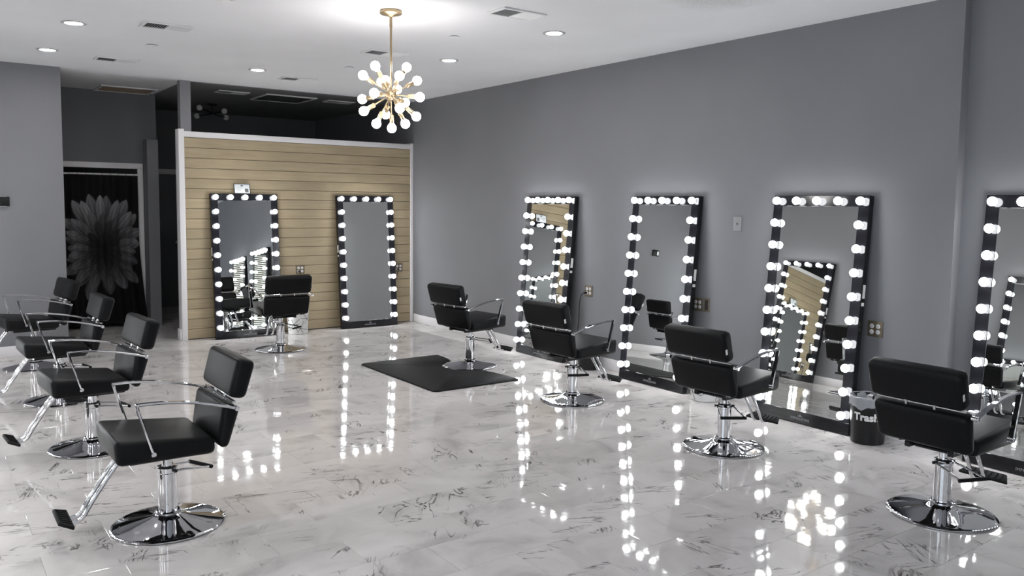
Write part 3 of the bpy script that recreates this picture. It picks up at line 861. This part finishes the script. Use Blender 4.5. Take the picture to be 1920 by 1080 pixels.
def sprinkler(x_, y_, lb, r_=0.048):
    t = thing('sprinkler_cover', lb, 'sprinkler', (x_, y_, H), group='round sprinkler cover plates')
    bm = bmesh.new(); add_lathe(bm, [(0, -0.0005), (r_ * 0.72, -0.0005), (r_ * 0.72, -0.006), (0, -0.006)], 20, cap=False); obj('cup', bm, 'slot', t)
    bm = bmesh.new(); add_lathe(bm, [(0, -0.006), (r_, -0.006), (r_, -0.0085), (0, -0.009)], 28, cap=False); obj('cover_plate', bm, 'ceil_metal', t)
for a in ((3.708, 5.951, 'small round sprinkler plate on the ceiling beside the chandelier canopy'), (3.691, 7.974, 'small round sprinkler plate between two vents and the plank wall'),
          (1.781, 8.001, 'small round sprinkler plate between the two vents above the far chairs'), (1.821, 5.915, 'small round sprinkler plate above the open floor before the chandelier')): sprinkler(*a)
# black ceiling lamp in the back area
t = thing('ceiling_lamp', 'unlit black ceiling lamp with four round bulbs in the dark back area', 'ceiling light', (3.50, 12.15, H - 0.006))
bm = bmesh.new(); add_lathe(bm, [(0, -0.001), (0.065, -0.001), (0.065, -0.02), (0.05, -0.028), (0, -0.028)], 28, cap=False); add_tube(bm, [(0, 0, -0.025), (0, 0, -0.14)], 0.012, 12); obj('lamp_base', bm, 'black', t)
bm = bmesh.new(); add_lathe(bm, [(0, -0.125), (0.028, -0.13), (0.028, -0.15), (0, -0.155)], 20, cap=False); obj('lamp_hub', bm, 'black', t)
for (dx, dy, dz) in ((-0.16, 0.22, -0.165), (0.24, 0.16, -0.165), (0.10, -0.22, -0.115), (-0.22, -0.14, -0.085)):
    bm = bmesh.new(); add_tube(bm, [(0, 0, -0.14), (dx * 0.9, dy * 0.9, dz)], 0.009, 10); ar = obj('lamp_arm', bm, 'black', t)
    bm = bmesh.new(); bmesh.ops.create_uvsphere(bm, u_segments=18, v_segments=12, radius=0.042, matrix=Matrix.Translation((dx, dy, dz))); obj('globe', bm, 'globe', ar)

# ================================================================== CURTAIN
def flower(px, pz):
    """value of the printed bloom at curtain point (metres from its heart)"""
    best = 0.0
    r_ = math.hypot(px, pz); a = math.atan2(px, pz)     # 0 = up
    if r_ > 0.80: return 0.0
    val = 0.0
    for (n_, ln_, wd, ph, lum) in LAYERS:
        k = (a - ph) / (2 * PI / n_)
        for kk in (math.floor(k), math.floor(k) + 1):
            kk %= n_
            a0 = ph + kk * 2 * PI / n_
            jit = JIT[(n_, kk)]
            le = ln_ * (0.60 + 0.40 * abs(math.cos(a0)) ** 1.3 + 0.06 * math.cos(a0)) * (1 + 0.12 * jit)
            da = (a - a0 - 0.06 * jit + PI) % (2 * PI) - PI
            d_ = r_ * math.cos(da); s_ = r_ * math.sin(da)
            if d_ <= 0.02 or d_ > le: continue
            t_ = d_ / le
            hw_ = wd * (0.25 + 0.75 * math.sin(PI * min(1, t_ ** 0.9) * 0.62)) * (1 - max(0, (t_ - 0.78) / 0.22) ** 1.5) ** 0.7 if t_ < 1 else 0
            if abs(s_) > hw_ or hw_ <= 0: continue
            e_ = abs(s_) / hw_
            shade = (0.18 + 0.82 * t_ ** 1.7) * (1.0 - 0.55 * e_ ** 2.5) * (0.82 + 0.18 * math.cos(e_ * 9 + jit)) * (0.78 + 0.3 * jit)
            v2 = lum * shade
            val = v2 if v2 > 0 else val
            best = v2
    return best
LAYERS = [(19, 0.68, 0.075, 0.10, 0.85), (18, 0.60, 0.068, 0.27, 1.0), (16, 0.47, 0.055, 0.05, 0.70), (14, 0.32, 0.040, 0.2, 0.25)]
rj = random.Random(3)
JIT = {(n_, k): rj.uniform(-1, 1) * 0.8 for (n_, _, _, _, _) in LAYERS for k in range(n_)}
nx_, nz_ = 130, 190
X0, X1T, X1B, Z0, Z1 = 1.33, 2.362, 2.455, 0.045, 1.965
verts, faces, cols = [], [], []
for j in range(nz_ + 1):
    tz = j / nz_; z_ = Z0 + (Z1 - Z0) * tz
    sweep = (max(0.0, (0.62 - tz)) / 0.62) ** 1.5
    for i in range(nx_ + 1):
        tx = i / nx_
        xx = X0 + tx * (X1T - X0) + (X1B - X1T) * sweep * tx ** 2
        amp = 0.010 + 0.010 * (1 - tz)
        yy = YC - 0.075 + amp * math.sin(tx * 2 * PI * 6.5 + 0.7 * math.sin(tz * 3)) + 0.006 * math.sin(tx * 41)
        verts.append((xx, yy, z_))
        f_ = flower((X0 + tx * (X1T + 0.03 - X0)) - 1.955, z_ - 1.03)
        f_ = f_ ** 1.2 * (0.95 + 0.45 * max(-0.6, min(1.0, (z_ - 1.03) / 0.5)))
        cols.append((0.008 + 0.30 * f_, 0.008 + 0.292 * f_, 0.009 + 0.305 * f_))
for j in range(nz_):
    for i in range(nx_):
        a = j * (nx_ + 1) + i; faces.append((a, a + 1, a + nx_ + 2, a + nx_ + 1))
me = bpy.data.meshes.new('cloth'); me.from_pydata(verts, [], faces); me.materials.append(M['curtain'])
ca = me.color_attributes.new('print', 'FLOAT_COLOR', 'POINT')
for i, c_ in enumerate(cols): ca.data[i].color = (*c_, 1)
me.shade_smooth()
t = thing('shower_curtain', 'black curtain printed with a huge grey flower hanging in the cased doorway', 'curtain', (0, 0, 0))
link('cloth', me, t)
bm = bmesh.new()
for k in range(11):
    xx = X0 + 0.05 + k * 0.094
    add_tube(bm, [(xx, YC - 0.075 + 0.019 * math.cos(a), 1.972 + 0.022 * math.sin(a)) for a in [2 * PI * q / 12 for q in range(12)]], 0.0022, 6, up=(1, 0, 0), closed=True)
o = obj('curtain_ring', bm, 'steel', t)
bm = bmesh.new(); add_tube(bm, [(DX0 - 0.03, YC - 0.075, 1.982), (DX1 + 0.002, YC - 0.075, 1.982)], 0.0115, 14)
o = obj('curtain_rod', bm, 'ivory', t); o['label'] = 'thin pale rod'

# ================================================================== WALL PLATES, CORDS, SMALL THINGS
def outlet_plate(label, loc, rz, quad=True, plate='bronze', group=None):
    """local: plate in XZ plane, facing -Y"""
    t = thing('wall_outlet', label, 'outlet', loc, (0, 0, rz), group)
    w_, h_ = (0.058, 0.058) if quad else (0.036, 0.058)
    bm = bmesh.new(); add_box(bm, -w_, w_, -0.007, -0.0005, -h_, h_, 0.003, 2); obj('cover_plate', bm, plate, t)
    for sx in ((-0.024, 0.024) if quad else (0.0,)):
        for sz in (-0.021, 0.021):
            bm = bmesh.new(); add_lathe(bm, [(0, 0.0), (0.0165, 0.0), (0.0165, 0.0025), (0.0150, 0.0035), (0, 0.0035)], 20, (sx, -0.0065, sz), (0, -1, 0), cap=False)
            rc = obj('receptacle', bm, 'ivory', t)
            bm = bmesh.new()
            for q in (-0.006, 0.006): add_box(bm, sx + q - 0.001, sx + q + 0.001, -0.0106, -0.0098, sz - 0.002, sz + 0.006)
            add_box(bm, sx - 0.002, sx + 0.002, -0.0106, -0.0098, sz - 0.010, sz - 0.006)
            obj('slot', bm, 'slot', rc, smooth=False)
    return t
outlet_plate('bronze four-socket outlet with a black plug and hanging cord', (XR, 6.352, 0.768), R(-90))
outlet_plate('bronze four-socket outlet on grey wall above the black trash can', (XR, 3.214, 0.777), R(-90))
outlet_plate('bronze four-socket outlet half hidden by a mirror, beside a dark blank plate', (XR, 4.885, 0.783), R(-90))
outlet_plate('brass four-socket outlet on the planks between the two plank-wall mirrors', (3.965, YB, 0.790), 0)
outlet_plate('brass outlet on the planks half hidden by the mirror at the corner', (5.385, YB, 0.765), 0)
t = thing('low_voltage_plate', 'narrow bronze wall plate with a dark slot beside a bronze outlet', 'wall plate', (XR, 4.785, 0.785), (0, 0, R(-90)))
bm = bmesh.new(); add_box(bm, -0.030, 0.030, -0.006, -0.0005, -0.060, 0.060, 0.002, 1); obj('cover_plate', bm, 'bronze', t)
bm = bmesh.new(); add_box(bm, -0.016, 0.016, -0.0072, -0.0058, -0.044, 0.044); obj('slot', bm, 'slot', t, smooth=False)
t = thing('blank_plate', 'pale grey blank cover plate with a dark centre dot high on the grey wall', 'wall plate', (XR, 4.479, 1.508), (0, 0, R(-90)))
bm = bmesh.new(); add_box(bm, -0.042, 0.042, -0.007, -0.0005, -0.061, 0.061, 0.003, 2); obj('cover_plate', bm, painted('pale_grey_plate', (0.29, 0.29, 0.30), 0.4, 0.02, 0.02), t)
bm = bmesh.new(); add_lathe(bm, [(0, 0), (0.0075, 0), (0.0075, 0.002), (0, 0.002)], 14, (0, -0.0068, 0.0), (0, -1, 0), cap=False); obj('dot', bm, 'slot', t)
# cord from the outlet to the mirror
bm = bmesh.new()
path = [(XR - 0.012, 6.376, 0.747), (XR - 0.04, 6.376, 0.747)] + bez((XR - 0.05, 6.378, 0.746), (XR - 0.075, 6.40, 0.74), (XR - 0.055, 6.44, 0.66), (XR - 0.05, 6.445, 0.52), 12) + bez((XR - 0.05, 6.447, 0.48), (XR - 0.05, 6.455, 0.32), (XR - 0.05, 6.50, 0.22), (XR - 0.05, 6.54, 0.17), 12)
t = thing('power_cord', 'black power cord plugged into the outlet and running behind the mirror', 'cord', (0, 0, 0))
add_tube(bm, path, 0.0042, 8); obj('cable', bm, 'black', t)
bm = bmesh.new(); add_tube(bm, [(XR - 0.0115, 6.376, 0.747), (XR - 0.042, 6.376, 0.747)], 0.012, 12); obj('plug', bm, 'black', t)
t = thing('power_cord', 'short black plug in the brass outlet on the planks', 'cord', (0, 0, 0))
bm = bmesh.new(); add_tube(bm, [(3.941, YB - 0.0115, 0.769), (3.941, YB - 0.042, 0.769)], 0.012, 12); obj('plug', bm, 'black', t)
bm = bmesh.new(); add_tube(bm, [(3.941, YB - 0.04, 0.769)] + bez((3.943, YB - 0.05, 0.765), (3.96, YB - 0.06, 0.72), (3.955, YB - 0.05, 0.60), (3.86, YB - 0.05, 0.35), 10) + [(3.72, YB - 0.05, 0.20)], 0.0042, 8); obj('cable', bm, 'black', t)
t = thing('power_cord', 'black plug in the brass outlet by the corner mirror', 'cord', (0, 0, 0))
bm = bmesh.new(); add_tube(bm, [(5.361, YB - 0.0115, 0.744), (5.361, YB - 0.042, 0.744)], 0.012, 12); obj('plug', bm, 'black', t)
bm = bmesh.new(); add_tube(bm, [(5.361, YB - 0.04, 0.744), (5.357, YB - 0.05, 0.735), (5.33, YB - 0.055, 0.66), (5.26, YB - 0.055, 0.45), (5.22, YB - 0.055, 0.30)], 0.0042, 8); obj('cable', bm, 'black', t)

# framed card on top of the plank-wall mirror
t = thing('framed_card', 'small white printed card in a thin dark frame standing on a mirror', 'card', (3.226, YB - 0.045, 1.7435))
t.rotation_euler = (R(-14), 0, 0)
bm = bmesh.new()
for q in ((-0.098, 0.098, 0.0, 0.006), (-0.098, 0.098, 0.119, 0.125), (-0.098, -0.092, 0.006, 0.119), (0.092, 0.098, 0.006, 0.119)): add_box(bm, q[0], q[1], -0.009, 0.0, q[2], q[3])
obj('card_frame', bm, 'black', t, smooth=False)
bm = bmesh.new(); add_box(bm, -0.092, 0.092, -0.006, -0.002, 0.006, 0.119); obj('card', bm, 'card', t, smooth=False)
bm = bmesh.new(); add_box(bm, 0.032, 0.076, -0.0066, -0.0059, 0.018, 0.066); add_box(bm, -0.014, 0.012, -0.0066, -0.0059, 0.092, 0.110)
for k in range(3): add_box(bm, -0.070, 0.010 - 0.012 * k, -0.0065, -0.0059, 0.070 - 0.016 * k, 0.0725 - 0.016 * k)
obj('print', bm, 'cardgrey', t, smooth=False)

# thermostat-like panel on the grey wall
t = thing('wall_thermostat', 'black wall thermostat with chrome rails and pale screen on the grey wall', 'thermostat', (0.722, YL, 1.625))
bm = bmesh.new(); add_box(bm, -0.070, 0.070, -0.026, -0.0005, -0.050, 0.050, 0.008, 3); obj('housing', bm, 'black', t)
bm = bmesh.new()
for s_ in (-1, 1): add_box(bm, -0.050, 0.044, -0.0285, -0.004, s_ * 0.0515 - 0.0028, s_ * 0.0515 + 0.0028, 0.001, 1)
obj('chrome_rail', bm, 'chrome', t, smooth=False)
bm = bmesh.new(); add_box(bm, -0.054, -0.020, -0.0275, -0.0255, -0.030, 0.032, 0.0005, 1)
o = obj('screen', bm, mat('pale_screen', (0.6, 0.62, 0.62), 0.3, emit=(0.8, 0.9, 0.9), estr=0.35), t, smooth=False); o['label'] = 'pale screen'
